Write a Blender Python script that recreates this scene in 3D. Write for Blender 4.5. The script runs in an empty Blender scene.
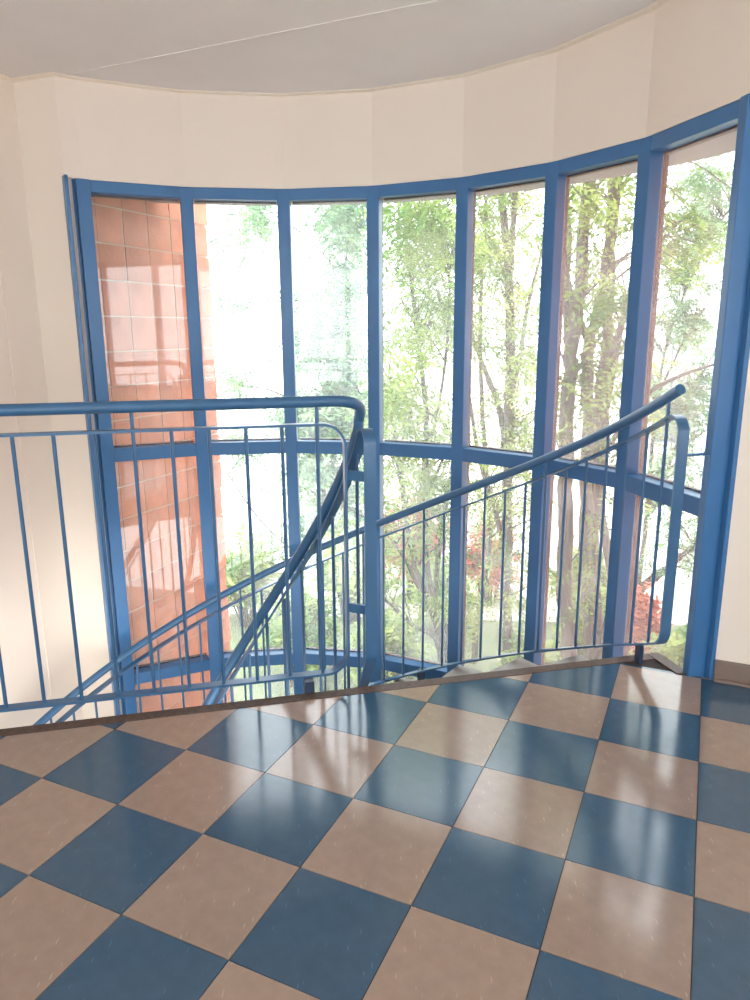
import bpy, math, random
import numpy as np
from mathutils import Vector, Matrix

R_ = math.radians
sc = bpy.context.scene
col = sc.collection

# ------------------------------------------------------------------ camera
PITCH, ROLL, FPX, CAM_Z = 0.2317, 0.0059, 718.44, 1.3305
f_ = Vector((0, math.cos(PITCH), -math.sin(PITCH)))
r_ = Vector((1, 0, 0))
d_ = f_.cross(r_)
cr, sr = math.cos(ROLL), math.sin(ROLL)
CX = cr * r_ + sr * d_
CD = -sr * r_ + cr * d_
cam = bpy.data.cameras.new('camera')
cam.sensor_fit = 'HORIZONTAL'
cam.sensor_width = 36.0
cam.lens = FPX / 750 * 36
cam.clip_start = 0.05
cam_o = bpy.data.objects.new('camera', cam)
col.objects.link(cam_o)
m3 = Matrix((CX, -CD, -f_)).transposed()
cam_o.matrix_world = Matrix.Translation((0, 0, CAM_Z)) @ m3.to_4x4()
sc.camera = cam_o

def at(px, py, Y):
    """point on the line of sight of a photo pixel, at forward distance Y"""
    d = f_ + CX * ((px - 375) / FPX) + CD * ((py - 500) / FPX)
    return Vector((0, 0, CAM_Z)) + d * (Y / d.y)

# ------------------------------------------------------------------ world, sun, exposure
world = bpy.data.worlds.new('world')
sc.world = world
world.use_nodes = True
bg = world.node_tree.nodes['Background']
bg.inputs['Color'].default_value = (0.93, 0.98, 1.0, 1)
bg.inputs['Strength'].default_value = 3.2
sun = bpy.data.lights.new('sun', 'SUN')
sun.energy = 2.0
sun.angle = R_(12)
sun.color = (1, .95, .85)
sun_o = bpy.data.objects.new('sun', sun)
col.objects.link(sun_o)
sun_o.rotation_euler = (R_(38), 0, R_(-30))
sc.view_settings.view_transform = 'Standard'
sc.view_settings.look = 'None'
sc.view_settings.gamma = 1
sc.view_settings.use_curve_mapping = False
sc.view_settings.exposure = 1.17
sc.cycles.use_denoising = True
sc.cycles.max_bounces = 10
sc.cycles.diffuse_bounces = 6
sc.cycles.transparent_max_bounces = 24
sc.cycles.sample_clamp_indirect = 8

# ------------------------------------------------------------------ materials
def srgb(r, g, b):
    def c(v):
        v /= 255
        return v / 12.92 if v <= .04045 else ((v + .055) / 1.055) ** 2.4
    return (c(r), c(g), c(b), 1)

def mat(name, rgb, rough=.5, var=0.0, scale=8, bump=0.0, bscale=60, metal=0, spec=.5, rgb2=None, coat=0, rnd=0.0, stretch=None, detail=4):
    m = bpy.data.materials.new(name)
    m.use_nodes = True
    nt = m.node_tree
    b = nt.nodes['Principled BSDF']
    c1 = srgb(*rgb)
    b.inputs['Roughness'].default_value = rough
    b.inputs['Metallic'].default_value = metal
    b.inputs['Specular IOR Level'].default_value = spec
    if coat:
        b.inputs['Coat Weight'].default_value = coat
        b.inputs['Coat Roughness'].default_value = .12
    tc = nt.nodes.new('ShaderNodeTexCoord')
    out = tc.outputs['Object']
    if stretch:
        mp = nt.nodes.new('ShaderNodeMapping')
        mp.inputs['Scale'].default_value = stretch
        nt.links.new(out, mp.inputs['Vector'])
        out = mp.outputs['Vector']
    b.inputs['Base Color'].default_value = c1
    if var > 0 or rgb2:
        n = nt.nodes.new('ShaderNodeTexNoise')
        n.inputs['Scale'].default_value = scale
        n.inputs['Detail'].default_value = detail
        nt.links.new(out, n.inputs['Vector'])
        rp = nt.nodes.new('ShaderNodeValToRGB')
        rp.color_ramp.elements[0].position = .32
        rp.color_ramp.elements[1].position = .68
        c2 = srgb(*rgb2) if rgb2 else tuple(min(1, v * (1 + var)) for v in c1[:3]) + (1,)
        c0 = c1 if rgb2 else tuple(v * (1 - var) for v in c1[:3]) + (1,)
        rp.color_ramp.elements[0].color = c0
        rp.color_ramp.elements[1].color = c2
        nt.links.new(n.outputs['Fac'], rp.inputs['Fac'])
        cout = rp.outputs['Color']
        if rnd:
            oi = nt.nodes.new('ShaderNodeObjectInfo')
            mr = nt.nodes.new('ShaderNodeMapRange')
            mr.inputs['To Min'].default_value = 1 - rnd
            mr.inputs['To Max'].default_value = 1 + rnd
            nt.links.new(oi.outputs['Random'], mr.inputs['Value'])
            hs = nt.nodes.new('ShaderNodeHueSaturation')
            nt.links.new(cout, hs.inputs['Color'])
            nt.links.new(mr.outputs['Result'], hs.inputs['Value'])
            cout = hs.outputs['Color']
        nt.links.new(cout, b.inputs['Base Color'])
    if bump > 0:
        n2 = nt.nodes.new('ShaderNodeTexNoise')
        n2.inputs['Scale'].default_value = bscale
        n2.inputs['Detail'].default_value = 3
        nt.links.new(tc.outputs['Object'], n2.inputs['Vector'])
        bp = nt.nodes.new('ShaderNodeBump')
        bp.inputs['Strength'].default_value = bump
        bp.inputs['Distance'].default_value = .004
        nt.links.new(n2.outputs['Fac'], bp.inputs['Height'])
        nt.links.new(bp.outputs['Normal'], b.inputs['Normal'])
    return m

def lino(name, rgb, fleck):
    """marbled linoleum tile with short pale flecks and worn gloss"""
    m = mat(name, rgb, .24, var=.07, scale=22, rnd=.05, detail=6, spec=.62)
    nt = m.node_tree
    b = nt.nodes['Principled BSDF']
    src = b.inputs['Base Color'].links[0].from_socket
    tc = nt.nodes.new('ShaderNodeTexCoord')
    mp = nt.nodes.new('ShaderNodeMapping')
    mp.inputs['Scale'].default_value = (160, 26, 1)
    mp.inputs['Rotation'].default_value = (0, 0, .5)
    nt.links.new(tc.outputs['Object'], mp.inputs['Vector'])
    n = nt.nodes.new('ShaderNodeTexNoise')
    n.inputs['Scale'].default_value = 1
    n.inputs['Detail'].default_value = 1
    nt.links.new(mp.outputs['Vector'], n.inputs['Vector'])
    rp = nt.nodes.new('ShaderNodeValToRGB')
    rp.color_ramp.elements[0].position = .70
    rp.color_ramp.elements[1].position = .78
    rp.color_ramp.elements[0].color = (0, 0, 0, 1)
    rp.color_ramp.elements[1].color = (.55, .55, .55, 1)
    nt.links.new(n.outputs['Fac'], rp.inputs['Fac'])
    mx = nt.nodes.new('ShaderNodeMix')
    mx.data_type = 'RGBA'
    nt.links.new(rp.outputs['Color'], mx.inputs['Factor'])
    nt.links.new(src, mx.inputs['A'])
    mx.inputs['B'].default_value = srgb(*fleck)
    nt.links.new(mx.outputs['Result'], b.inputs['Base Color'])
    # worn patches in the polish
    n3 = nt.nodes.new('ShaderNodeTexNoise')
    n3.inputs['Scale'].default_value = 9
    nt.links.new(tc.outputs['Object'], n3.inputs['Vector'])
    mr = nt.nodes.new('ShaderNodeMapRange')
    mr.inputs['To Min'].default_value = .09
    mr.inputs['To Max'].default_value = .19
    nt.links.new(n3.outputs['Fac'], mr.inputs['Value'])
    nt.links.new(mr.outputs['Result'], b.inputs['Roughness'])
    return m

def glass(name, tint=(.97, .99, 1), dust_haze=.085):
    m = bpy.data.materials.new(name)
    m.use_nodes = True
    nt = m.node_tree
    nt.nodes.remove(nt.nodes['Principled BSDF'])
    out = nt.nodes['Material Output']
    tr = nt.nodes.new('ShaderNodeBsdfTransparent')
    tr.inputs['Color'].default_value = (*tint, 1)
    gl = nt.nodes.new('ShaderNodeBsdfGlossy')
    gl.inputs['Roughness'].default_value = .01
    lw = nt.nodes.new('ShaderNodeLayerWeight')
    lw.inputs['Blend'].default_value = .5
    pw = nt.nodes.new('ShaderNodeMath')
    pw.operation = 'POWER'
    pw.inputs[1].default_value = 5
    nt.links.new(lw.outputs['Facing'], pw.inputs[0])
    fr = nt.nodes.new('ShaderNodeMath')
    fr.operation = 'MULTIPLY_ADD'
    fr.inputs[1].default_value = .96
    fr.inputs[2].default_value = .04
    nt.links.new(pw.outputs[0], fr.inputs[0])
    mx = nt.nodes.new('ShaderNodeMixShader')
    nt.links.new(fr.outputs[0], mx.inputs[0])
    nt.links.new(tr.outputs[0], mx.inputs[1])
    nt.links.new(gl.outputs[0], mx.inputs[2])
    tl = nt.nodes.new('ShaderNodeBsdfTranslucent')  # dust film, strengthened to imitate the pale haze over the view outside
    tl.inputs['Color'].default_value = (.95, .97, 1, 1)
    mx2 = nt.nodes.new('ShaderNodeMixShader')
    tc = nt.nodes.new('ShaderNodeTexCoord')
    n = nt.nodes.new('ShaderNodeTexNoise')
    n.inputs['Scale'].default_value = 3
    n.inputs['Detail'].default_value = 5
    nt.links.new(tc.outputs['Object'], n.inputs['Vector'])
    mr = nt.nodes.new('ShaderNodeMapRange')
    mr.inputs['From Min'].default_value = .3
    mr.inputs['From Max'].default_value = .7
    mr.inputs['To Min'].default_value = dust_haze * .5
    mr.inputs['To Max'].default_value = dust_haze * 1.5
    nt.links.new(n.outputs['Fac'], mr.inputs['Value'])
    nt.links.new(mr.outputs['Result'], mx2.inputs[0])
    nt.links.new(mx.outputs[0], mx2.inputs[1])
    nt.links.new(tl.outputs[0], mx2.inputs[2])
    nt.links.new(mx2.outputs[0], out.inputs['Surface'])
    return m

def leafmat(name, rgb, rgb2, trans=.45):
    m = bpy.data.materials.new(name)
    m.use_nodes = True
    nt = m.node_tree
    nt.nodes.remove(nt.nodes['Principled BSDF'])
    out = nt.nodes['Material Output']
    tc = nt.nodes.new('ShaderNodeTexCoord')
    n = nt.nodes.new('ShaderNodeTexNoise')
    n.inputs['Scale'].default_value = 2.2
    n.inputs['Detail'].default_value = 6
    nt.links.new(tc.outputs['Object'], n.inputs['Vector'])
    rp = nt.nodes.new('ShaderNodeValToRGB')
    rp.color_ramp.elements[0].position = .35
    rp.color_ramp.elements[1].position = .65
    rp.color_ramp.elements[0].color = srgb(*rgb)
    rp.color_ramp.elements[1].color = srgb(*rgb2)
    nt.links.new(n.outputs['Fac'], rp.inputs['Fac'])
    df = nt.nodes.new('ShaderNodeBsdfDiffuse')
    tl = nt.nodes.new('ShaderNodeBsdfTranslucent')
    nt.links.new(rp.outputs['Color'], df.inputs['Color'])
    nt.links.new(rp.outputs['Color'], tl.inputs['Color'])
    mx = nt.nodes.new('ShaderNodeMixShader')
    mx.inputs[0].default_value = trans
    nt.links.new(df.outputs[0], mx.inputs[1])
    nt.links.new(tl.outputs[0], mx.inputs[2])
    nt.links.new(mx.outputs[0], out.inputs['Surface'])
    return m

M = dict(
    blue=mat('blue_paint', (60, 110, 158), .33, var=.06, scale=5, bump=.05, bscale=90),
    blue_rail=mat('blue_rail_paint', (60, 100, 136), .30, var=.05, scale=6, bump=.04, bscale=120),
    wall=mat('cream_wall', (234, 219, 204), .75, var=.012, scale=2.5, bump=.12, bscale=160),
    ceil=mat('ceiling_paint', (234, 227, 222), .9, var=.02, scale=3, bump=.3, bscale=220),
    bead=mat('ceiling_bead', (246, 234, 218), .8, var=.01),
    tile_blue=lino('linoleum_blue', (58, 86, 108), (86, 120, 142)),
    tile_beige=lino('linoleum_beige', (154, 131, 116), (196, 174, 156)),
    sub=mat('floor_adhesive', (52, 44, 42), .9, var=.2),
    strip=mat('edge_strip', (84, 64, 54), .6, var=.3, scale=60, bump=.3, bscale=200),
    base=mat('baseboard_vinyl', (128, 108, 96), .5, var=.05),
    concrete=mat('concrete', (150, 142, 134), .85, var=.1, scale=10, bump=.2),
    tread=mat('tread_linoleum', (150, 146, 140), .4, var=.08, scale=20),
    gasket=mat('brown_outer_frame', (70, 44, 36), .5, var=.1, scale=12),
    brick=mat('brick_face', (214, 144, 116), .85, var=.14, scale=9, bump=.8, bscale=45, rnd=.09),
    mortar=mat('mortar', (214, 196, 172), .95, var=.08, scale=30, bump=.3),
    soffit=mat('soffit_paint', (150, 152, 156), .8, var=.02),
    glass=glass('window_glass'),
    bark=mat('bark', (84, 80, 76), .9, var=.28, scale=14, bump=.8, bscale=40, stretch=(1, 1, .2)),
    bark2=mat('bark_dark', (62, 56, 52), .9, var=.28, scale=14, bump=.6, bscale=40, stretch=(1, 1, .2)),
    leaf=leafmat('leaf_green', (78, 116, 62), (166, 184, 108)),
    leaf2=leafmat('leaf_yellow_green', (88, 124, 74), (180, 190, 122)),
    leaf3=leafmat('leaf_blue_green', (78, 120, 96), (160, 186, 144)),
    leaf_red=leafmat('leaf_red', (150, 80, 68), (206, 136, 112)),
    lawn=mat('lawn', (96, 106, 78), .95, var=.3, scale=3, bump=.5, bscale=12),
    paving=mat('pale_paving', (196, 190, 180), .9, var=.08, scale=2),
    plaster=mat('house_plaster', (222, 226, 232), .85, var=.03),
    roof=mat('roof_tile', (176, 178, 184), .8, var=.15, scale=10),
    dark=mat('dark_metal', (44, 60, 84), .45, var=.05),
)

# ------------------------------------------------------------------ mesh helpers
class MB:
    def __init__(s):
        s.v, s.f = [], []
    def add(s, vs, fs):
        o = len(s.v)
        s.v += [tuple(p) for p in vs]
        s.f += [tuple(i + o for i in f) for f in fs]
        return s
    def box(s, c, ax, ay, az):
        """centre and three half-axis vectors"""
        c, ax, ay, az = map(Vector, (c, ax, ay, az))
        vs = [c + i * ax + j * ay + k * az for k in (-1, 1) for j in (-1, 1) for i in (-1, 1)]
        return s.add(vs, [(0, 2, 3, 1), (4, 5, 7, 6), (0, 1, 5, 4), (2, 6, 7, 3), (0, 4, 6, 2), (1, 3, 7, 5)])
    def prism(s, poly, z0, z1):
        n = len(poly)
        vs = [(p[0], p[1], z0) for p in poly] + [(p[0], p[1], z1) for p in poly]
        fs = [tuple(range(n - 1, -1, -1)), tuple(range(n, 2 * n))]
        fs += [(i, (i + 1) % n, n + (i + 1) % n, n + i) for i in range(n)]
        return s.add(vs, fs)
    def tube(s, pts, rad, n=10, cap=True):
        pts = [Vector(p) for p in pts]
        rs = rad if hasattr(rad, '__len__') else [rad] * len(pts)
        rings = []
        up = None
        for i, p in enumerate(pts):
            t = (pts[min(i + 1, len(pts) - 1)] - pts[max(i - 1, 0)]).normalized()
            if up is None:
                up = t.orthogonal().normalized()
            up = (up - t * up.dot(t))
            up = up.normalized() if up.length > 1e-6 else t.orthogonal().normalized()
            b = t.cross(up)
            rings.append([p + (up * math.cos(2 * math.pi * k / n) + b * math.sin(2 * math.pi * k / n)) * rs[i] for k in range(n)])
        vs = [q for r in rings for q in r]
        fs = []
        for i in range(len(rings) - 1):
            for k in range(n):
                a, b2 = i * n + k, i * n + (k + 1) % n
                fs.append((a, b2, b2 + n, a + n))
        if cap:
            fs.append(tuple(range(n - 1, -1, -1)))
            fs.append(tuple(range((len(rings) - 1) * n, len(rings) * n)))
        return s.add(vs, fs)
    def bar(s, pts, wides, W, T):
        """flat bar swept along pts; wides = wide direction at each point"""
        pts = [Vector(p) for p in pts]
        vs = []
        for i, p in enumerate(pts):
            t = (pts[min(i + 1, len(pts) - 1)] - pts[max(i - 1, 0)]).normalized()
            w = Vector(wides[i])
            w = (w - t * w.dot(t)).normalized()
            n = t.cross(w)
            vs += [p + w * a * W / 2 + n * b * T / 2 for a, b in ((-1, -1), (1, -1), (1, 1), (-1, 1))]
        fs = [(3, 2, 1, 0), tuple(len(vs) - 4 + k for k in range(4))]
        for i in range(len(pts) - 1):
            for k in range(4):
                a, b2 = i * 4 + k, i * 4 + (k + 1) % 4
                fs.append((a, b2, b2 + 4, a + 4))
        return s.add(vs, fs)
    def mesh(s, name, m, smooth=False):
        me = bpy.data.meshes.new(name)
        me.from_pydata(s.v, [], s.f)
        me.materials.append(m)
        me.update()
        if smooth:
            me.polygons.foreach_set('use_smooth', [True] * len(me.polygons))
            me.set_sharp_from_angle(angle=R_(40))
        return me
    def build(s, name, m, parent=None, smooth=False, bevel=0):
        o = bpy.data.objects.new(name, s.mesh(name, m, smooth))
        col.objects.link(o)
        o.parent = parent
        if bevel:
            b = o.modifiers.new('bevel', 'BEVEL')
            b.width = bevel
            b.segments = 2
            b.limit_method = 'ANGLE'
        return o

def tag(o, label=None, cat=None, kind=None, group=None):
    if label: o['label'] = label
    if cat: o['category'] = cat
    if kind: o['kind'] = kind
    if group: o['group'] = group
    return o

def empty(name, loc=(0, 0, 0)):
    o = bpy.data.objects.new(name, None)
    o.location = loc
    o.empty_display_size = .2
    col.objects.link(o)
    return o

def child_at(o, parent):
    """parent keeping the mesh's world placement (parents are unrotated empties)"""
    o.parent = parent
    o.matrix_parent_inverse = Matrix.Translation(parent.location).inverted()
    return o

# ------------------------------------------------------------------ plan of the place
C = Vector((-.507, 2.407, 0))           # centre of the round stairwell
RW = 1.761                              # inner corner radius of the faceted window
Z_TOP, Z_TR, Z_SILL, Z_BOT, Z_CEIL, Z_LOW = 2.079, .668, -.675, -2.03, 2.535, -2.56
GROUND = -2.85
U = Vector((.90837, -.41817, 0))        # the two tile directions
V = Vector((.41817, .90837, 0))
TILE = .305
G0 = Vector((-.7505, 1.8229, 0))
E_ = Vector((math.cos(R_(13)), math.sin(R_(13)), 0))     # along the landing edge
N_ = Vector((-math.sin(R_(13)), math.cos(R_(13)), 0))    # out over the stairwell
ANG = [122.9, 106.1, 89.4, 73.4, 57.1, 41.0, 24.5, 6.3]
def pol(r, a, z=0.0):
    return Vector((C.x + r * math.cos(R_(a)), C.y + r * math.sin(R_(a)), z))
def SO(s, off, z=0.0):
    p = C + E_ * s + N_ * off
    return Vector((p.x, p.y, z))
WP = [pol(RW, a) for a in ANG]
JL = Vector((-1.530, 3.835, 0))          # where the wall meets the window at the far end
L0 = Vector((-1.775, 3.925, 0))          # wall corner
A_ = Vector((1.315, 2.566, 0))         # right end of the window / wall
B_ = A_ + U * 2.7
BK = B_ - V * 6.0
def isect(p, d, q, e):
    den = d.x * e.y - d.y * e.x
    t = ((q.x - p.x) * e.y - (q.y - p.y) * e.x) / den
    return p + d * t
LK = isect(L0, V, BK, U)
LE = isect(L0, V, SO(0, 0), E_)          # landing edge meets the wall

def wallrun(name, pts, z0, z1, th, m, parent=None, bevel=0):
    """wall panels on the outer (left-hand) side of a polyline walked clockwise seen from above"""
    mb = MB()
    ns = []
    for a, b in zip(pts, pts[1:]):
        d = (b - a).normalized()
        ns.append(Vector((-d.y, d.x, 0)))
    offs = []
    for i in range(len(pts)):
        n0 = ns[max(i - 1, 0)]
        n1 = ns[min(i, len(ns) - 1)]
        n = (n0 + n1).normalized()
        offs.append(pts[i] + n * th / max(.3, n.dot(n0)))
    for i in range(len(pts) - 1):
        mb.prism([pts[i], pts[i + 1], offs[i + 1], offs[i]], z0, z1)
    return mb.build(name, m, parent, bevel=bevel)

# ------------------------------------------------------------------ structure: walls
w = wallrun('wall_front', [JL] + WP, Z_TOP, Z_CEIL + .1, .16, M['wall'])
tag(w, 'cream faceted wall band above the curved blue window', 'wall', 'structure')
w = wallrun('wall_front_lower', [JL] + WP, GROUND, Z_BOT, .16, M['wall'])
tag(w, 'cream faceted wall below the curved blue window', 'wall', 'structure')
w = wallrun('wall_left', [LK, L0 - V * .20], GROUND, Z_CEIL + .1, .2, M['wall'])
tag(w, 'long pale cream wall beside the stairwell', 'wall', 'structure')
mbw = MB()
j0 = L0 - V * .20
mbw.prism([j0 - U * .2, j0 + U * .004, L0 + U * .004, L0 - U * .2], GROUND, Z_CEIL + .1)
mbw.prism([L0 + U * .004, JL, JL + V * .045, L0 + V * .2 - U * .2, L0 - U * .2], GROUND, Z_CEIL + .1)
w = mbw.build('wall_left_corner', M['wall'])
tag(w, 'narrow cream wall return next to the window over the brick', 'wall', 'structure')
mbw = MB()
mbw.prism([A_, B_ + U * .2, B_ + U * .2 + V * .2, A_ + V * .2], GROUND, Z_CEIL + .1)
w = mbw.build('wall_right', M['wall'])
tag(w, 'cream wall with grey brown baseboard beside the window', 'wall', 'structure')
# side wall and back wall (behind the camera) with windows added to let in daylight
def wall_with_opening(name, p, d, length, n, th, z0, z1, o0, o1, oz0, oz1, label):
    mb = MB()
    def seg(a, b, za, zb):
        mb.prism([p + d * a, p + d * b, p + d * b + n * th, p + d * a + n * th], za, zb)
    seg(0, o0, z0, z1); seg(o1, length, z0, z1)
    seg(o0, o1, z0, oz0); seg(o0, o1, oz1, z1)
    o = mb.build(name, M['wall'])
    return tag(o, label, 'wall', 'structure')
LB = (BK - LK).length
wall_with_opening('wall_back', BK, -U, LB, -V, .2, 0, Z_CEIL + .1, .6, LB - .9, .5, 2.3, 'cream wall with an added wide window across the landing')
wall_with_opening('wall_side', B_, -V, 6.0, U, .2, 0, Z_CEIL + .1, 1.6, 5.0, .5, 2.3, 'cream side wall with an added wide window')

def plain_window(name, p, d, o0, o1, z0, z1, n, label):
    root = empty(name, p + d * o0 + Vector((0, 0, z0)))
    tag(root, label, 'window', 'structure')
    cnt = 4
    wd = (o1 - o0) / cnt
    nn = n * .035
    for z in (z0 + .035, z1 - .035):
        mb = MB().box(p + d * ((o0 + o1) / 2) + n * .1 + Vector((0, 0, z)), d * ((o1 - o0) / 2), nn, (0, 0, .035))
        child_at(mb.build('window_rail', M['blue']), root)
    for k in range(cnt + 1):
        x = min(max(o0 + wd * k, o0 + .035), o1 - .035)
        mb = MB().box(p + d * x + n * .1 + Vector((0, 0, (z0 + z1) / 2)), d * .035, nn, (0, 0, (z1 - z0) / 2 - .07))
        child_at(mb.build('mullion', M['blue']), root)
    for k in range(cnt):
        mb = MB().box(p + d * (o0 + wd * (k + .5)) + n * .1 + Vector((0, 0, (z0 + z1) / 2)), d * (wd / 2 - .03), n * .003, (0, 0, (z1 - z0) / 2 - .06))
        child_at(mb.build('pane', M['glass']), root)
plain_window('added_window_back', BK, -U, .6, LB - .9, .5, 2.3, -V, 'added unseen blue framed window letting in daylight across the landing')  # unseen windows, added to fill the room with daylight
plain_window('added_window_side', B_, -V, 1.6, 5.0, .5, 2.3, U, 'added unseen blue framed window letting in daylight from the side')

# ------------------------------------------------------------------ ceiling
mb = MB()
out_ring = [p + (p - C).normalized() * .1 for p in WP]
mb.prism([LK, BK, B_, A_] + out_ring[::-1] + [JL + V * .1, L0 + V * .1], Z_CEIL, Z_CEIL + .12)
ceil = mb.build('ceiling', M['ceil'])
tag(ceil, 'flat pale grey ceiling over landing and stairwell', 'ceiling', 'structure')
s0, s1 = Vector((-1.449, 3.821, 0)), Vector((.255, 3.052, 0))
sd = (s1 - s0).normalized()
sn = Vector((-sd.y, sd.x, 0))
mb = MB()
a0, a1 = s0 + sd * .03, s0 + sd * 4.6
mb.prism([a0 - sn * .005, a1 - sn * .005, a1 + sn * .005, a0 + sn * .005], Z_CEIL - .003, Z_CEIL + .001)
o = mb.build('ceiling_seam', M['ceil'], ceil)
# painted bead where wall and ceiling meet
pts = [L0 - V * 5.0, L0 - V * .20, L0 - V * .20 + U * .004, L0 + U * .004, JL] + WP[:] + [A_, B_ - U * .05]
tag(wallrun('trim_1', [pts[0], pts[3]] + pts[4:], Z_CEIL - .004, Z_CEIL - .0005, -.04, M['bead']), 'thin pale bead along wall and ceiling', 'trim', 'structure')

# ------------------------------------------------------------------ floor
EDGE = -.046          # tiles end at the brown edge strip
fl = empty('floor', (0, 0, 0))
tag(fl, 'landing floor of blue and beige square tiles in a checkerboard', 'floor', 'structure')
corner = isect(SO(0, 0), E_, WP[6], WP[7] - WP[6])
slab = [LE, LK, BK, B_, A_, WP[7], corner]
MB().prism(slab[::-1], -.22, -.004).build('floor_slab', M['sub'], fl)
mb = MB()
e0, e1 = (LE - C).dot(E_), (corner - C).dot(E_)
mb.prism([SO(e0 + .01, EDGE), SO(e1 + .012, EDGE), SO(e1, .004), SO(e0 + .01, .004)], -.03, .002)
mb.build('edge_strip', M['strip'], fl, bevel=.001)
# threshold along the last bay of the window
a, b = SO(e1 + .012, EDGE), WP[7] - V * .02
n = (WP[7] - corner).normalized()
nin = Vector((n.y, -n.x, 0))
mb = MB().prism([corner, corner + nin * .05, WP[7] + nin * .05 - n * .02, WP[7]][::-1], -.02, .004)
mb.build('threshold', M['strip'], fl)

def clip(poly, p, n):
    """keep the part of poly with (x-p).n <= 0"""
    out = []
    for i in range(len(poly)):
        a, b = poly[i], poly[(i + 1) % len(poly)]
        da, db = (a - p).dot(n), (b - p).dot(n)
        if da <= 0: out.append(a)
        if (da < 0 < db) or (db < 0 < da):
            out.append(a + (b - a) * (da / (da - db)))
    return out
planes = [(SO(0, EDGE), N_), (A_, V), (B_, U), (BK, -V), (L0, -Vector((V.y, -V.x, 0)))]
full = {}
gap = .0011
rest = {0: MB(), 1: MB()}
for i in range(-14, 16):
    for j in range(-16, 9):
        c = G0 + (U * (i + .5) + V * (j + .5)) * TILE
        sq = [c + U * (x * (TILE / 2 - gap)) + V * (y * (TILE / 2 - gap)) for x, y in ((-1, -1), (1, -1), (1, 1), (-1, 1))]
        pg = sq
        for p, n in planes:
            if pg: pg = clip(pg, p, n)
        if len(pg) < 3: continue
        area = abs(sum(pg[k].x * pg[(k + 1) % len(pg)].y - pg[k].y * pg[(k + 1) % len(pg)].x for k in range(len(pg)))) / 2
        if area < 2e-4: continue
        blue = (i + j) % 2
        near = c.y > .75 and abs(c.x) < .62 * c.y + .55
        mm = M['tile_blue' if blue else 'tile_beige']
        if not near:
            rest[blue].prism(pg, -.004, 0)
            continue
        loc = Vector((c.x, c.y, 0))
        if area > (TILE - 2 * gap) ** 2 * .999:
            if blue not in full:
                full[blue] = MB().prism([q - loc for q in sq], -.004, 0).mesh('floor_tile', mm)
            o = bpy.data.objects.new('floor_tile', full[blue])
        else:
            o = bpy.data.objects.new('floor_tile', MB().prism([q - loc for q in pg], -.004, 0).mesh('floor_tile', mm))
        o.location = loc
        col.objects.link(o)
        o.parent = fl
tag(rest[0].build('beige_tile_field', M['tile_beige'], fl), kind='stuff')
tag(rest[1].build('blue_tile_field', M['tile_blue'], fl), kind='stuff')
# baseboards
def baseboard(name, a, b, n, label):
    mb = MB().prism([a, b, b + n * .012, a + n * .012], .0005, .085)
    mb.prism([a, b, b + n * .03, a + n * .03], .0005, .012)
    tag(mb.build(name, M['base'], bevel=.003), label, 'baseboard', 'structure')
baseboard('baseboard_right', A_ + U * .0, B_ - U * .03, -V, 'grey brown vinyl baseboard along the wall by the window')
baseboard('baseboard_side', B_ - V * .03, BK + V * .03, -U, 'grey brown vinyl baseboard under the side window')
baseboard('baseboard_back', BK - U * .03, LK + U * .05, V, 'grey brown vinyl baseboard under the wide window')
baseboard('baseboard_left', LK + V * .03, LE - V * .05, Vector((V.y, -V.x, 0)), 'grey brown vinyl baseboard along the long cream wall')

# lower floor of the stairwell
mb = MB().prism([LK, BK, B_, A_] + WP[::-1] + [JL, L0], Z_LOW - .2, Z_LOW)
tag(mb.build('floor_lower', M['tread']), 'dark floor at the foot of the stairs', 'floor', 'structure')

# ------------------------------------------------------------------ curved stair
st = empty('staircase', pol(1.1, 100, Z_LOW))
tag(st, 'curved concrete stair winding down along the window', 'staircase', 'structure')
NST = 14
A0, DA = 13.0, 13.6
RISE = -Z_LOW / (NST + 1)
for k in range(NST):
    aa = [A0 + DA * k + DA * q / 3 for q in range(4)]
    zt = -RISE * (k + 1)
    ri, ro = .56, 1.66
    arc_o = [pol(ro, a) for a in aa]
    arc_i = [pol(ri, a) for a in aa][::-1]
    o = MB().prism(arc_o + arc_i, zt - .26, zt - .004).build('stair_step', M['concrete'])
    child_at(o, st)
    arc_o = [pol(ro - .005, a) for a in [aa[0] - .8] + aa[1:]]
    arc_i = [pol(ri + .005, a) for a in [aa[0] - 1.5] + aa[1:]][::-1]
    t = MB().prism(arc_o + arc_i, zt - .03, zt).build('tread', M['tread'])
    t.parent = o

# ------------------------------------------------------------------ the curved window
win = empty('window_1', (C.x, C.y + RW, Z_BOT))
tag(win, 'tall curved window of seven bays with thick blue frames', 'window', 'structure')
FW, FD = .068, .075
def radial(a):
    r = Vector((math.cos(R_(a)), math.sin(R_(a)), 0))
    return r, Vector((-r.y, r.x, 0))
ZM, ZH = (Z_TOP + Z_BOT) / 2, (Z_TOP - Z_BOT) / 2
for k, a in enumerate(ANG):
    r, t = radial(a)
    if 0 < k < 7:
        o = MB().box(pol(RW - .004 + FD / 2, a, ZM), r * FD / 2, t * FW / 2, (0, 0, ZH)).build('mullion', M['blue'], bevel=.004)
        child_at(o, win)
        o = MB().box(pol(RW + FD + .014, a, ZM), r * .017, t * (FW / 2 - .006), (0, 0, ZH - .01)).build('outer_mullion', M['gasket'], bevel=.003)
        child_at(o, win)
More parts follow.
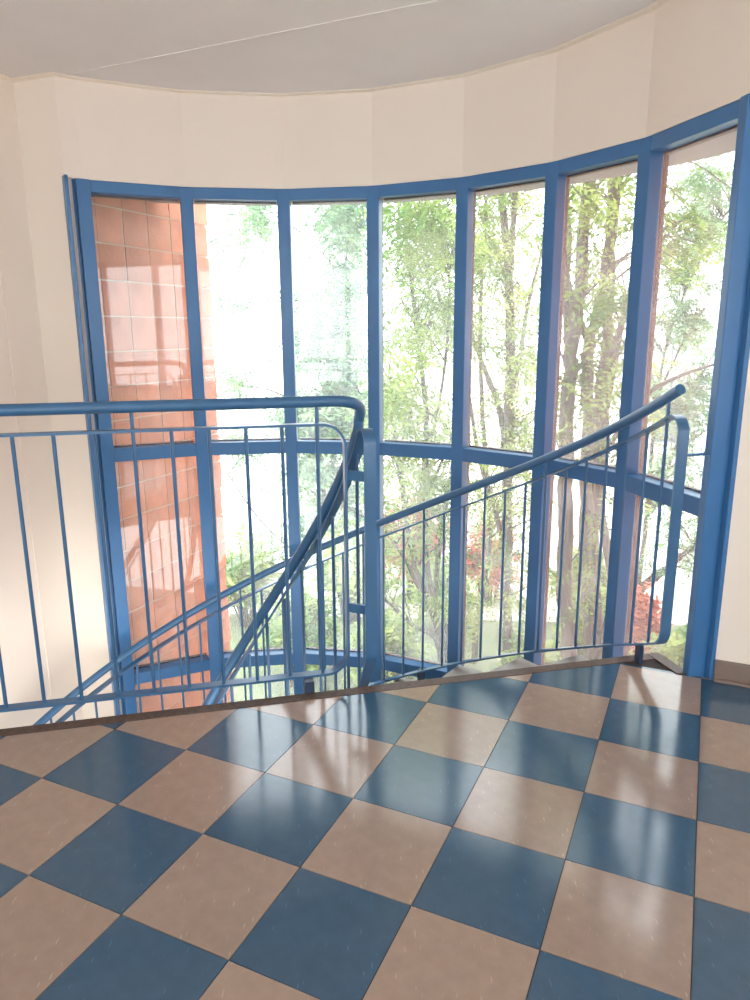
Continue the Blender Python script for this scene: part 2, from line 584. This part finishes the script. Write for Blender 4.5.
# end jambs: a square post and a wall-side channel
def jamb(a, side):
    r, t = radial(a)
    t = t * side
    p = pol(RW, a, ZM)
    hw, sh = (.034, 0) if side > 0 else (.023, -.011)
    o = MB().box(p + r * (FD / 2 - .012) + t * sh, r * (FD / 2 + .006), t * hw, (0, 0, ZH)).build('jamb', M['blue'], bevel=.004)
    child_at(o, win)
    q = MB()
    if side > 0:
        q.box(p + t * .062 + r * .045, r * .028, t * .03, (0, 0, ZH))
        q.box(p + t * .084 + r * .012, r * .06, t * .009, (0, 0, ZH + .006))
    else:
        q.box(p + t * .022 + r * .068, r * .018, t * .02, (0, 0, ZH))
    o = q.build('jamb_channel', M['blue'], bevel=.003)
    child_at(o, win)
    o = MB().box(p + r * (FD + .02) - t * .002, r * .025, t * .04, (0, 0, ZH - .01)).build('outer_jamb', M['gasket'], bevel=.003)
    child_at(o, win)
jamb(ANG[0], 1)
jamb(ANG[7], -1)
ROWS = [Z_BOT, Z_SILL, Z_TR, Z_TOP]
for k in range(7):
    a, b = WP[k], WP[k + 1]
    d = (b - a).normalized()
    n = Vector((-d.y, d.x, 0))
    if n.dot(a - C) < 0: n = -n
    mid = (a + b) / 2
    hl = (b - a).length / 2 - FW / 2 - .001
    for z, nm in ((Z_TOP - .029, 'head_rail'), (Z_TR, 'transom'), (Z_SILL, 'transom'), (Z_BOT + .036, 'sill_rail')):
        o = MB().box(mid + n * (FD / 2 + .001) + Vector((0, 0, z)), d * (hl + .006), n * (FD / 2 - .002), (0, 0, .029 if nm == 'head_rail' else .036)).build(nm, M['blue'], bevel=.003)
        child_at(o, win)
    for z0, z1 in zip(ROWS, ROWS[1:]):
        z0 += .036 if z0 != Z_BOT else .072
        z1 -= .036 if z1 != Z_TOP else .058
        o = MB().box(mid + n * (FD - .012) + Vector((0, 0, (z0 + z1) / 2)), d * (hl + .004), n * .003, (0, 0, (z1 - z0) / 2 + .003)).build('pane', M['glass'])
        child_at(o, win)
        q = MB()
        for zz in (z0 + .004, z1 - .004):
            q.box(mid + n * (FD + .006) + Vector((0, 0, zz)), d * hl, n * .012, (0, 0, .004))
        o = q.build('outer_bead', M['gasket'])
        child_at(o, win)

# ------------------------------------------------------------------ landing balustrade (with the inner stair rail)
def smooth_path(pts, n=6):
    """Catmull-Rom through pts"""
    P = [Vector(p) for p in pts]
    P = [P[0] * 2 - P[1]] + P + [P[-1] * 2 - P[-2]]
    out = []
    for i in range(1, len(P) - 2):
        for q in range(n):
            t = q / n
            a, b, c, d = P[i - 1:i + 3]
            out.append(.5 * ((2 * b) + (c - a) * t + (2 * a - 5 * b + 4 * c - d) * t * t + (3 * b - a - 3 * c + d) * t ** 3))
    out.append(P[-2])
    return out
BW, BT = .040, .009
OFF = .062
ZT, ZB, ZHAND = 1.008, .048, 1.088
SE = .424
SL = (LE - C).dot(E_) + .10
g = empty('landing_balustrade', SO(0, OFF, 0))
tag(g, 'blue steel landing balustrade whose handrail bends down the inner stair', 'railing')
def gb(mb, name, m='blue_rail', smooth=False, bevel=0, parent=None):
    o = mb.build(name, M[m], smooth=smooth, bevel=bevel)
    return child_at(o, parent or g)
# frame of the straight panel: flat bar with rounded ends
rc = .085
pts = [SO(SL, OFF, ZT)] + [SO(SL + (SE - rc - SL) * q / 6, OFF, ZT) for q in range(1, 6)]
pts += [SO(SE - rc + rc * math.sin(R_(x)), OFF, ZT - rc + rc * math.cos(R_(x))) for x in range(0, 91, 10)]
pts += [SO(SE - rc + rc * math.cos(R_(x)), OFF, ZB + rc - rc * math.sin(R_(x))) for x in range(0, 91, 10)]
pts += [SO(SL + (SE - rc - SL) * q / 6, OFF, ZB) for q in range(5, -1, -1)]
gb(MB().bar(pts, [N_] * len(pts), BW, BT), 'panel_frame', smooth=True)
# inner stair rail: helix
RI = .503
def zin(a): return .105 + .0137 * (90.8 - a)
AI0, AI1 = 13.2, 196
hp = [SO(SL, OFF, ZHAND), SO(-1.2, OFF, ZHAND), SO(-.5, OFF, ZHAND), SO(0, OFF, ZHAND), SO(.30, OFF, ZHAND), SO(.39, OFF + .002, ZHAND), SO(.452, OFF + .016, ZHAND - .008), SO(.490, OFF + .05, ZHAND - .032),
      SO(.495, OFF + .088, ZHAND - .085)]
hp += [pol(RI, a, zin(a)) for a in range(28, AI1 + 1, 6)]
gb(MB().tube(smooth_path(hp, 5), .0205, 14), 'handrail', smooth=True)
for k in range(0, 19):
    s = .325 - .1247 * k
    if s < SL + .03: break
    tall = k % 5 == 0
    gb(MB().tube([SO(s, OFF, ZB), SO(s, OFF, (ZHAND - .015) if tall else ZT)], .0068, 8), 'baluster', smooth=True)
# inner panel frame
def helix_frame(R, zf, a0, a1, zt, zb, ra, post_out=0):
    """rounded flat-bar frame running down a helix; zf(a) handrail height, zt/zb offsets below it"""
    m = (zf(a0) - zf(a0 + 1)) / (R * R_(1))          # slope of the flight on the unrolled cylinder
    chord = Vector((1, -m)).normalized()
    def fillet(z0, post_dir, rad):
        c0 = Vector((0, z0))
        pd = Vector((0, post_dir))
        phi = pd.angle(chord)
        tl = rad / math.tan(phi / 2)
        cen = c0 + (pd + chord).normalized() * (rad / math.sin(phi / 2))
        p1, p2 = c0 + pd * tl - cen, c0 + chord * tl - cen
        out = []
        for q in range(11):
            w1, w2 = math.sin((1 - q / 10) * p1.angle(p2)), math.sin(q / 10 * p1.angle(p2))
            out.append(cen + (p1 * w1 + p2 * w2) / math.sin(p1.angle(p2)))
        return out                                    # from the post to the chord
    ft = fillet(zf(a0) + zt, -1, ra)
    fb = fillet(zf(a0) + zb, 1, ra * 1.3)
    def unroll(q): return pol(R, a0 + math.degrees(q.x / R), q.y)
    end_t, end_b = a0 + math.degrees(ft[-1].x / R), a0 + math.degrees(fb[-1].x / R)
    top = [pol(R, a, zf(a) + zt) for a in np.linspace(a1, end_t + 2, max(8, int((a1 - a0) / 2.5)))]
    bot = [pol(R, a, zf(a) + zb) for a in np.linspace(end_b + 2, a1, max(8, int((a1 - a0) / 2.5)))]
    post = [unroll(ft[0] + (fb[0] - ft[0]) * q) for q in (.25, .5, .75)]
    pts = top + [unroll(q) for q in ft[::-1]] + post + [unroll(q) for q in fb] + bot
    wd = []
    for p in pts:
        q = p - C
        wd.append(Vector((q.x, q.y, 0)).normalized())
    return pts, wd
pts, wd = helix_frame(RI, zin, AI0, AI1, -.068, -1.05, .048)
gb(MB().bar(pts, wd, .044, BT), 'stair_panel_frame', smooth=True)
a = 29
k = 0
while a < AI1:
    gb(MB().tube([pol(RI, a, zin(a) - 1.06), pol(RI, a, zin(a) - (.015 if k % 3 == 0 else .085))], .0068, 8), 'baluster', smooth=True)
    a += 9.5
    k += 1
# connecting straps between the two panels
pp = pol(RI, AI0)
for z in (.82, .31):
    qa = SO(SE, OFF, z)
    qb = Vector((pp.x, pp.y, z))
    d = (qb - qa)
    gb(MB().box((qa + qb) / 2, d / 2, Vector((-d.y, d.x, 0)).normalized() * .006, (0, 0, .018)), 'strap', bevel=.001)
# feet bolted to the slab edge
for s in (.265, -1.0, -1.8):
    gb(MB().box(SO(s, .034, -.012), E_ * .018, N_ * .03, (0, 0, .058)), 'foot', 'dark', bevel=.002)

# ------------------------------------------------------------------ outer stair balustrade
RO = 1.62
def zo(a): return 1.212 - .01335 * a
h = empty('stair_balustrade', pol(RO, 5, 0))
tag(h, 'blue steel stair balustrade curving down in front of the window', 'railing')
AO0, AO1 = 5.3, 190
hp = [pol(RO, a, zo(a)) for a in np.linspace(7.0, AO1, 70)]
child_at(MB().tube(hp, .0205, 14).build('handrail', M['blue_rail'], smooth=True), h)
pts, wd = helix_frame(RO, zo, AO0, AO1, -.085, -.985, .06)
child_at(MB().bar(pts, wd, .04, BT).build('panel_frame', M['blue_rail'], smooth=True), h)
k = 0
a = 9.4
while a < AO1:
    tall = k % 3 == 0
    child_at(MB().tube([pol(RO, a, zo(a) - .985), pol(RO, a, zo(a) - (.015 if tall else .085))], .0066, 8).build('baluster', M['blue_rail'], smooth=True), h)
    a += 4.33
    k += 1
child_at(MB().box(pol(RO, 11.4, .034), radial(11.4)[0] * .008, radial(11.4)[1] * .02, (0, 0, .04)).build('foot', M['dark'], bevel=.002), h)
p0 = pol(RO, AO0, .885)
p1 = WP[7] + Vector((-.005, 0, .885))
child_at(MB().tube([p0, p1], .006, 8).build('wall_stay', M['blue_rail'], smooth=True), h)
for a in (62, 118, 160):
    r, t = radial(a)
    child_at(MB().box(pol(RO + .025, a, zo(a) - 1.03), r * .03, t * .012, (0, 0, .05)).build('foot', M['dark'], bevel=.002), h)

# ------------------------------------------------------------------ outside: eave and brick wall
mb = MB()
angs = np.linspace(8, 124, 30)
r0, r1 = RW + .13, 2.28
for a, b in zip(angs, angs[1:]):
    mb.prism([pol(r0, a), pol(r1, a), pol(r1, b), pol(r0, b)], 2.075, 2.25)
tag(mb.build('roof_eave', M['soffit']), 'pale grey eave running round outside the window head', 'eave', 'structure')

mb = MB()
W0 = A_ + U * 2.3 + V * .25  # unseen wing, added to keep bright sky off the window frame sides
mb.prism([W0, W0 + U * .3, W0 + U * .3 + V * 7, W0 + V * 7], GROUND, 4.2)
tag(mb.build('wall_added_wing', M['brick']), 'added unseen brick wing wall shading the frames from the right', 'wall', 'structure')

bw = empty('wall_brick', (-1.55, 3.97, GROUND))
tag(bw, 'outside wall of square orange bricks with pale mortar', 'wall', 'structure')
BP = Vector((-1.55, 3.97, 0))
BN = Vector((V.y, -V.x, 0))             # face towards the window
def bq(t, off): return BP + V * t + BN * off
o = MB().prism([bq(-.085, -.005), bq(1.092, -.005), bq(1.092, -.24), bq(-.085, -.24)][::-1], GROUND, 2.05).build('mortar_bed', M['mortar'])
child_at(o, bw)
rng = random.Random(4)
zrow = [1.804 + .194 * k for k in range(-24, 2)]
tcol = [-.085, .145, .345, .545, .745, .945, 1.104]
bricks = {}
for r, z in enumerate(zrow):
    for c in range(6):
        t0, t1 = tcol[c] + .004, tcol[c + 1] - (.004 if c < 5 else 0)
        if c == 5: t1 += (.0, .009, .003)[r % 3]
        key = (c if c in (0, 5) else 1, (r % 3) if c == 5 else rng.randrange(3))
        if key not in bricks:
            ln = t1 - t0
            q = MB()
            n0 = len(q.v)
            pr = rng.uniform(0, .004)
            fr = [V * .0 + BN * pr, V * ln + BN * (pr + rng.uniform(-.002, .002))]
            loc = [fr[0], fr[1], V * ln - BN * .1, -BN * .1]
            q.prism([Vector(p) for p in loc][::-1], 0, .186)
            bricks[key] = q.mesh('brick', M['brick'])
        o = bpy.data.objects.new('brick', bricks[key])
        p = bq(t0, -.002)
        o.location = (p.x, p.y, z + .004)
        col.objects.link(o)
        child_at(o, bw)

# ------------------------------------------------------------------ outside: ground, house
mb = MB()
mb.prism([(-60, 3.0), (60, 3.0), (60, 90), (-60, 90)], GROUND - .5, GROUND)
tag(mb.build('ground', M['paving']), 'pale sunlit yard outside the window', 'ground', 'structure')
mb = MB().prism([(-2.6, 4.6), (5, 4.2), (6.5, 9.5), (-2.2, 10.2)], GROUND - .2, GROUND + .02)
tag(mb.build('lawn', M['lawn']), 'strip of green lawn under the trees', 'lawn', 'structure')

def house(x, y, w_, dp, hgt, rot, label):
    root = empty('house', (x, y, GROUND))
    tag(root, label, 'house')
    root.rotation_euler = (0, 0, rot)
    MB().box((0, 0, hgt / 2), (w_ / 2, 0, 0), (0, dp / 2, 0), (0, 0, hgt / 2)).build('wall', M['plaster'], root)
    q = MB()
    e = .4
    q.add([(-w_ / 2 - e, -dp / 2 - e, hgt), (w_ / 2 + e, -dp / 2 - e, hgt), (w_ / 2 + e, dp / 2 + e, hgt), (-w_ / 2 - e, dp / 2 + e, hgt), (-w_ / 2 - e, 0, hgt + 1.2), (w_ / 2 + e, 0, hgt + 1.2)],
          [(0, 1, 5, 4), (2, 3, 4, 5), (0, 4, 3), (1, 2, 5), (0, 3, 2, 1)])
    q.build('roof', M['roof'], root)
    nw = max(2, int(w_ / 2.2))
    for k in range(nw):
        xx = -w_ / 2 + w_ * (k + .5) / nw
        f = MB().box((xx, -dp / 2 - .02, hgt * .55), (.5, 0, 0), (0, .04, 0), (0, 0, .6)).build('window_frame', M['soffit'], root)
        MB().box((xx, -dp / 2 - .055, hgt * .55), (.42, 0, 0), (0, .01, 0), (0, 0, .52)).build('pane', M['dark'], f)
house(12.5, 23, 9, 6, 2.7, R_(-12), 'pale plaster house with a low grey roof behind the trees')

# ------------------------------------------------------------------ trees
class Leaves:
    def __init__(s):
        s.q = []
    def spray(s, rng, p, d, ln, nl, lw, ll):
        """pinnate spray: leaflets in pairs along a drooping stalk"""
        d = d.normalized()
        side = d.cross(Vector((0, 0, 1)))
        side = side.normalized() if side.length > .1 else Vector((1, 0, 0))
        roll = rng.uniform(-.9, .9)
        up = side.cross(d)
        side = side * math.cos(roll) + up * math.sin(roll)
        for k in range(nl):
            u = (k + 1) / nl
            b = p + d * ln * u + Vector((0, 0, -.25 * ln * u * u))
            for sg in (-1, 1):
                dd = (side * sg + d * .55 + Vector((rng.uniform(-.3, .3), rng.uniform(-.3, .3), rng.uniform(-.45, .15)))).normalized()
                L = ll * rng.uniform(.7, 1.2)
                wv = dd.cross(Vector((rng.uniform(-1, 1), rng.uniform(-1, 1), 1))).normalized() * lw * rng.uniform(.7, 1.2) * .5
                m = b + dd * L * .45
                s.q.append((b, m + wv, b + dd * L, m - wv))
    def build(s, name, m, parent):
        n = len(s.q)
        me = bpy.data.meshes.new(name)
        vs = np.array([tuple(p) for q in s.q for p in q], dtype=np.float32)
        me.vertices.add(4 * n)
        me.vertices.foreach_set('co', vs.ravel())
        me.loops.add(4 * n)
        me.loops.foreach_set('vertex_index', np.arange(4 * n, dtype=np.int32))
        me.polygons.add(n)
        me.polygons.foreach_set('loop_start', np.arange(0, 4 * n, 4, dtype=np.int32))
        me.update(calc_edges=True)
        me.materials.append(m)
        o = bpy.data.objects.new(name, me)
        col.objects.link(o)
        child_at(o, parent)
        return tag(o, kind='stuff')

def tree(name, label, seed, Y, stems, clusters, leafm='leaf', bark='bark', rad0=.06, depth=.65, lsize=(.026, .062), sprays=6, nl=7, sl=.3, group='trees outside the window'):
    """stems: pixel polylines (px, py, radius in m, offset in Y); clusters: (px, py, half-width px, half-height px, count)"""
    rng = random.Random(seed)
    base = at(stems[0][0][0], stems[0][0][1], Y)
    root = empty(name, (base.x, base.y, GROUND))
    tag(root, label, 'tree', group=group)
    nodes = []
    for si, stp in enumerate(stems):
        P = []
        for (x, y, r, dy) in stp:
            P.append((at(x, y, Y + dy), r))
        if si == 0 or stp[0][1] > 640:
            b0 = P[0][0]
            P.insert(0, (Vector((b0.x + rng.uniform(-.08, .08), b0.y, GROUND - .05)), P[0][1] * 1.25))
        pts = smooth_path([p for p, r in P], 5)
        rs = []
        for i in range(len(pts)):
            f = i / (len(pts) - 1) * (len(P) - 1)
            k = min(int(f), len(P) - 2)
            rs.append(P[k][1] + (P[k + 1][1] - P[k][1]) * (f - k))
        pts = [p + Vector((rng.uniform(-1, 1), rng.uniform(-1, 1), 0)) * r * .25 for p, r in zip(pts, rs)]
        child_at(MB().tube(pts, rs, 8).build('trunk' if si == 0 else 'branch', M[bark], smooth=True), root)
        for p, r in zip(pts, rs):
            if p.z > GROUND + .8: nodes.append((p, r))
    lv = Leaves()
    tw = MB()
    for (cx, cy, hw, hh, n) in clusters:
        for _ in range(n):
            x = rng.gauss(0, .5) * hw + cx
            y = rng.gauss(0, .5) * hh + cy
            p = at(x, y, Y + rng.uniform(-depth, depth))
            if p.z < GROUND + .5: continue
            q, r = min(nodes, key=lambda nr: (nr[0] - p).length + max(0, nr[0].z - p.z) * 1.0 + rng.random() * .3)
            mid = (p + q) / 2 + Vector((rng.uniform(-.12, .12), rng.uniform(-.12, .12), .12 + rng.uniform(0, .12)))
            path = smooth_path([q, mid, p], 4)
            r0 = min(r * .5, .007 + .006 * (p - q).length)
            tw.tube(path, [r0 + (.003 - r0) * i / (len(path) - 1) for i in range(len(path))], 4, cap=False)
            dirn = (p - mid).normalized()
            for _s in range(sprays):
                b = path[rng.randrange(len(path) // 2, len(path))]
                d = (dirn * .6 + Vector((rng.uniform(-1, 1), rng.uniform(-1, 1), rng.uniform(-.5, .35)))).normalized()
                lv.spray(rng, b, d, sl * rng.uniform(.6, 1.2), nl, *lsize)
    if tw.v:
        tag(child_at(tw.build('twigs', M[bark]), root), kind='stuff')
    if lv.q:
        lv.build('foliage', M[leafm], root)
    return root

T = tree
T('tree', 'tall grey tree with several upright stems close outside the window', 11, 5.4,
  [[(572, 690, .07, 0), (566, 600, .064, 0), (565, 520, .06, 0), (567, 440, .056, 0), (571, 356, .052, 0), (578, 308, .05, 0), (589, 175, .04, .1), (597, 40, .03, .2), (600, -80, .012, .2)],
   [(592, 690, .06, .2), (588, 600, .055, .2), (586, 520, .05, .1), (588, 430, .05, .1), (589, 344, .046, .1), (602, 300, .045, .1), (618, 186, .036, .1), (630, 60, .026, 0), (640, -60, .01, 0)],
   [(606, 690, .05, .4), (596, 600, .046, .3), (592, 500, .042, .2), (597, 410, .042, .2), (606, 356, .045, .2), (609, 284, .04, .2), (612, 180, .03, .3), (608, 60, .02, .3)],
   [(590, 690, .04, -.1), (612, 600, .036, -.1), (600, 500, .034, -.1), (606, 410, .032, -.1), (616, 350, .03, -.1), (630, 290, .025, -.2), (655, 200, .02, -.3), (680, 100, .012, -.4)],
   [(589, 344, .03, .1), (580, 320, .022, 0), (570, 290, .018, -.1), (556, 200, .012, -.2)],
   [(572, 400, .03, 0), (566, 300, .028, .1), (568, 230, .025, .2), (560, 100, .015, .3)],
   [(596, 470, .022, 0), (625, 420, .02, -.2), (653, 390, .016, -.3), (690, 372, .012, -.4), (730, 360, .008, -.5)]],
  [(590, 190, 55, 70, 25), (600, 420, 45, 90, 16), (575, 330, 40, 80, 14), (630, 300, 40, 90, 16), (690, 250, 40, 60, 14), (590, 90, 90, 60, 20), (590, 560, 40, 70, 5), (600, 280, 50, 100, 5)],
  'leaf', sprays=5)
T('tree', 'slender forked grey tree standing behind the middle of the window', 12, 8.3,
  [[(508, 690, .075, 0), (506, 600, .065, 0), (507, 530, .062, 0), (509, 444, .06, 0), (510, 324, .052, 0), (507, 252, .045, 0), (501, 192, .038, 0), (494, 80, .02, 0)],
   [(506, 470, .045, 0), (501, 415, .036, .1), (487, 376, .03, .2), (474, 340, .024, .3), (455, 270, .016, .4)],
   [(509, 300, .035, 0), (512, 240, .032, -.1), (516, 185, .028, -.1), (524, 80, .016, -.1)],
   [(509, 400, .03, 0), (520, 360, .028, .2), (527, 310, .024, .3), (545, 240, .016, .3)],
   [(506, 560, .035, 0), (495, 510, .032, 0), (480, 460, .026, 0), (470, 400, .02, 0), (462, 330, .014, 0)],
   [(470, 690, .045, .2), (478, 620, .042, .2), (490, 540, .036, .2), (484, 440, .03, .2), (480, 330, .024, .2), (486, 200, .016, .2)]],
  [(500, 220, 50, 60, 43), (520, 400, 40, 80, 28), (480, 300, 40, 80, 30), (490, 520, 50, 70, 18), (530, 600, 40, 50, 15), (500, 100, 80, 60, 26), (500, 330, 50, 90, 40), (520, 480, 40, 80, 32), (490, 620, 50, 40, 19)],
  'leaf2', sprays=6)
T('tree', 'leaning tree with many thin dark branches and drooping leaf sprays', 13, 6.5,
  [[(458, 690, .05, 0), (446, 650, .045, 0), (428, 600, .038, 0), (414, 560, .032, 0), (404, 500, .026, 0), (396, 440, .018, 0), (384, 380, .01, 0)],
   [(450, 680, .04, .1), (444, 630, .036, .1), (428, 570, .03, .1), (426, 500, .026, .1), (426, 420, .024, .1), (420, 350, .02, .1), (412, 290, .016, .1), (402, 190, .008, .1)],
   [(440, 650, .028, -.1), (412, 625, .02, -.1), (386, 600, .016, -.1), (350, 560, .01, -.1)],
   [(434, 600, .026, .2), (440, 540, .024, .2), (452, 470, .02, .2), (448, 430, .016, .2), (420, 408, .012, .2), (386, 404, .007, .2)],
   [(426, 460, .016, 0), (440, 400, .013, 0), (450, 300, .012, 0), (440, 240, .01, 0), (400, 205, .006, 0)],
   [(420, 590, .02, -.2), (396, 545, .016, -.2), (370, 520, .012, -.2), (330, 500, .008, -.2)],
   [(426, 500, .015, .1), (452, 440, .012, .1), (470, 420, .007, .1)]],
  [(425, 230, 45, 45, 40), (420, 330, 40, 50, 30), (400, 400, 40, 30, 18), (430, 480, 45, 45, 23), (410, 540, 50, 40, 14), (440, 280, 30, 40, 15), (420, 130, 70, 40, 14), (415, 600, 40, 40, 8), (410, 440, 40, 60, 16)],
  'leaf', 'bark2', sprays=6, sl=.34, lsize=(.026, .085))
T('tree', 'pale leafy tree spreading thin boughs beyond the round window', 14, 12,
  [[(336, 690, .07, 0), (334, 600, .06, 0), (326, 520, .05, 0), (322, 440, .04, 0), (330, 360, .03, 0), (344, 280, .022, 0), (352, 190, .012, 0)],
   [(326, 520, .03, 0), (352, 460, .025, .2), (372, 400, .018, .4), (390, 340, .01, .4)],
   [(322, 450, .028, 0), (300, 410, .022, .2), (270, 390, .014, .2), (225, 385, .007, .2)],
   [(330, 365, .02, 0), (305, 355, .015, 0), (275, 340, .01, 0)],
   [(336, 620, .03, 0), (300, 560, .024, -.4), (260, 520, .016, -.6), (225, 470, .01, -.8)],
   [(344, 280, .016, 0), (310, 240, .012, 0), (260, 205, .007, 0)]],
  [(345, 210, 30, 24, 28), (335, 345, 40, 30, 41), (330, 425, 50, 26, 54), (345, 520, 40, 50, 54), (260, 560, 40, 40, 22), (250, 215, 26, 10, 9), (240, 440, 30, 10, 9), (235, 300, 30, 8, 6), (345, 280, 16, 40, 11), (310, 600, 60, 40, 60), (335, 400, 40, 40, 40), (255, 590, 40, 30, 24), (330, 470, 50, 40, 30), (350, 230, 24, 30, 16), (330, 300, 44, 50, 36), (320, 420, 44, 40, 40), (320, 530, 50, 40, 30), (250, 240, 30, 16, 6), (235, 380, 30, 12, 6)],
  'leaf3', sprays=7, lsize=(.045, .10), sl=.42)
T('tree', 'airy tree with diagonal boughs beside the wall end of the window', 15, 10.2,
  [[(632, 690, .06, 0), (636, 604, .055, 0), (660, 575, .045, 0), (693, 545, .036, 0), (740, 490, .026, 0), (800, 400, .012, 0)],
   [(636, 610, .04, 0), (646, 520, .034, .2), (655, 420, .028, .2), (668, 340, .022, .2), (700, 260, .016, .2), (740, 190, .008, .2)],
   [(640, 585, .026, 0), (668, 566, .02, .2), (700, 572, .014, .2), (740, 570, .007, .2)],
   [(650, 480, .02, .2), (680, 450, .016, .3), (720, 420, .008, .3)],
   [(660, 390, .02, .2), (690, 330, .014, .1), (720, 290, .007, .1)],
   [(646, 510, .022, 0), (668, 470, .018, 0), (690, 400, .014, 0), (715, 350, .008, 0)]],
  [(700, 230, 40, 50, 57), (680, 320, 40, 50, 57), (690, 400, 40, 40, 57), (670, 470, 40, 40, 28), (680, 620, 40, 30, 32), (700, 180, 40, 20, 30), (720, 540, 40, 50, 30), (670, 540, 40, 60, 30), (680, 260, 60, 90, 60), (670, 430, 50, 70, 40)],
  'leaf3', sprays=6)

# ------------------------------------------------------------------ shrubs
def shrub(name, label, seed, px, py, Y, w_, h_, n, leafm, group, bark='bark2'):
    """py: pixel of the foot on the lawn is implied by GROUND; w_, h_ in metres"""
    rng = random.Random(seed)
    b = at(px, py, Y)
    root = empty(name, (b.x, b.y, GROUND))
    tag(root, label, 'shrub', group=group)
    tw = MB()
    lv = Leaves()
    for k in range(n):
        a = rng.uniform(0, 2 * math.pi)
        rr = math.sqrt(rng.random())
        tip = Vector((b.x + math.cos(a) * rr * w_ / 2, b.y + math.sin(a) * rr * w_ / 2, GROUND + h_ * (1 - .45 * rr * rr) * rng.uniform(.55, 1)))
        q = Vector((b.x + rng.uniform(-.12, .12), b.y + rng.uniform(-.12, .12), GROUND - .03))
        path = smooth_path([q, (q + tip) / 2 + Vector((0, 0, .15 * h_)), tip], 4)
        tw.tube(path, [.016 - .013 * i / (len(path) - 1) for i in range(len(path))], 4, cap=False)
        for _s in range(9):
            bb = path[rng.randrange(3, len(path))]
            d = Vector((rng.uniform(-1, 1), rng.uniform(-1, 1), rng.uniform(-.3, .8))).normalized()
            lv.spray(rng, bb, d, .3 * rng.uniform(.5, 1.1), 5, .05, .09)
    tag(child_at(tw.build('stems', M[bark]), root), kind='stuff')
    lv.build('foliage', M[leafm], root)
shrub('red_leaved_shrub', 'red leaved shrub on the lawn behind the leaning tree', 21, 412, 600, 10.8, 1.1, 2.0, 60, 'leaf_red', 'shrubs on the lawn')
shrub('red_leaved_shrub', 'small red leaved shrub at the foot of the forked tree', 22, 486, 630, 10.6, .8, 1.4, 40, 'leaf_red', 'shrubs on the lawn')
shrub('red_leaved_shrub', 'low red leaved shrub behind the tree with several stems', 23, 634, 630, 8.8, .5, .95, 40, 'leaf_red', 'shrubs on the lawn')
for k, (px, Y, w_, h_, lm, lb) in enumerate([
        (250, 9.8, 1.0, 1.5, 'leaf2', 'yellow green shrub beside the brick wall'),
        (300, 8.0, .9, 1.3, 'leaf', 'green shrub under the pale leafy tree'),
        (350, 9.9, 1.0, 1.6, 'leaf2', 'bright green shrub behind the landing post'),
        (384, 7.7, .7, 1.1, 'leaf2', 'low green shrub in front of the red leaved shrub'),
        (442, 9.5, .6, 1.2, 'leaf', 'green shrub between the leaning tree and the forked tree'),
        (578, 9.9, .8, 1.3, 'leaf2', 'yellow green shrub beside the forked tree'),
        (592, 7.5, .5, 1.6, 'leaf', 'leafy green shrub among the feet of the many stemmed tree'),
        (530, 6.5, .4, 1.35, 'leaf2', 'small round shrub in front of the forked tree'),
        (692, 6.8, .7, 1.4, 'leaf2', 'light green shrub under the airy tree')]):
    shrub('green_shrub', lb, 30 + k, px, 640, Y, w_, h_, 55, lm, 'shrubs on the lawn')
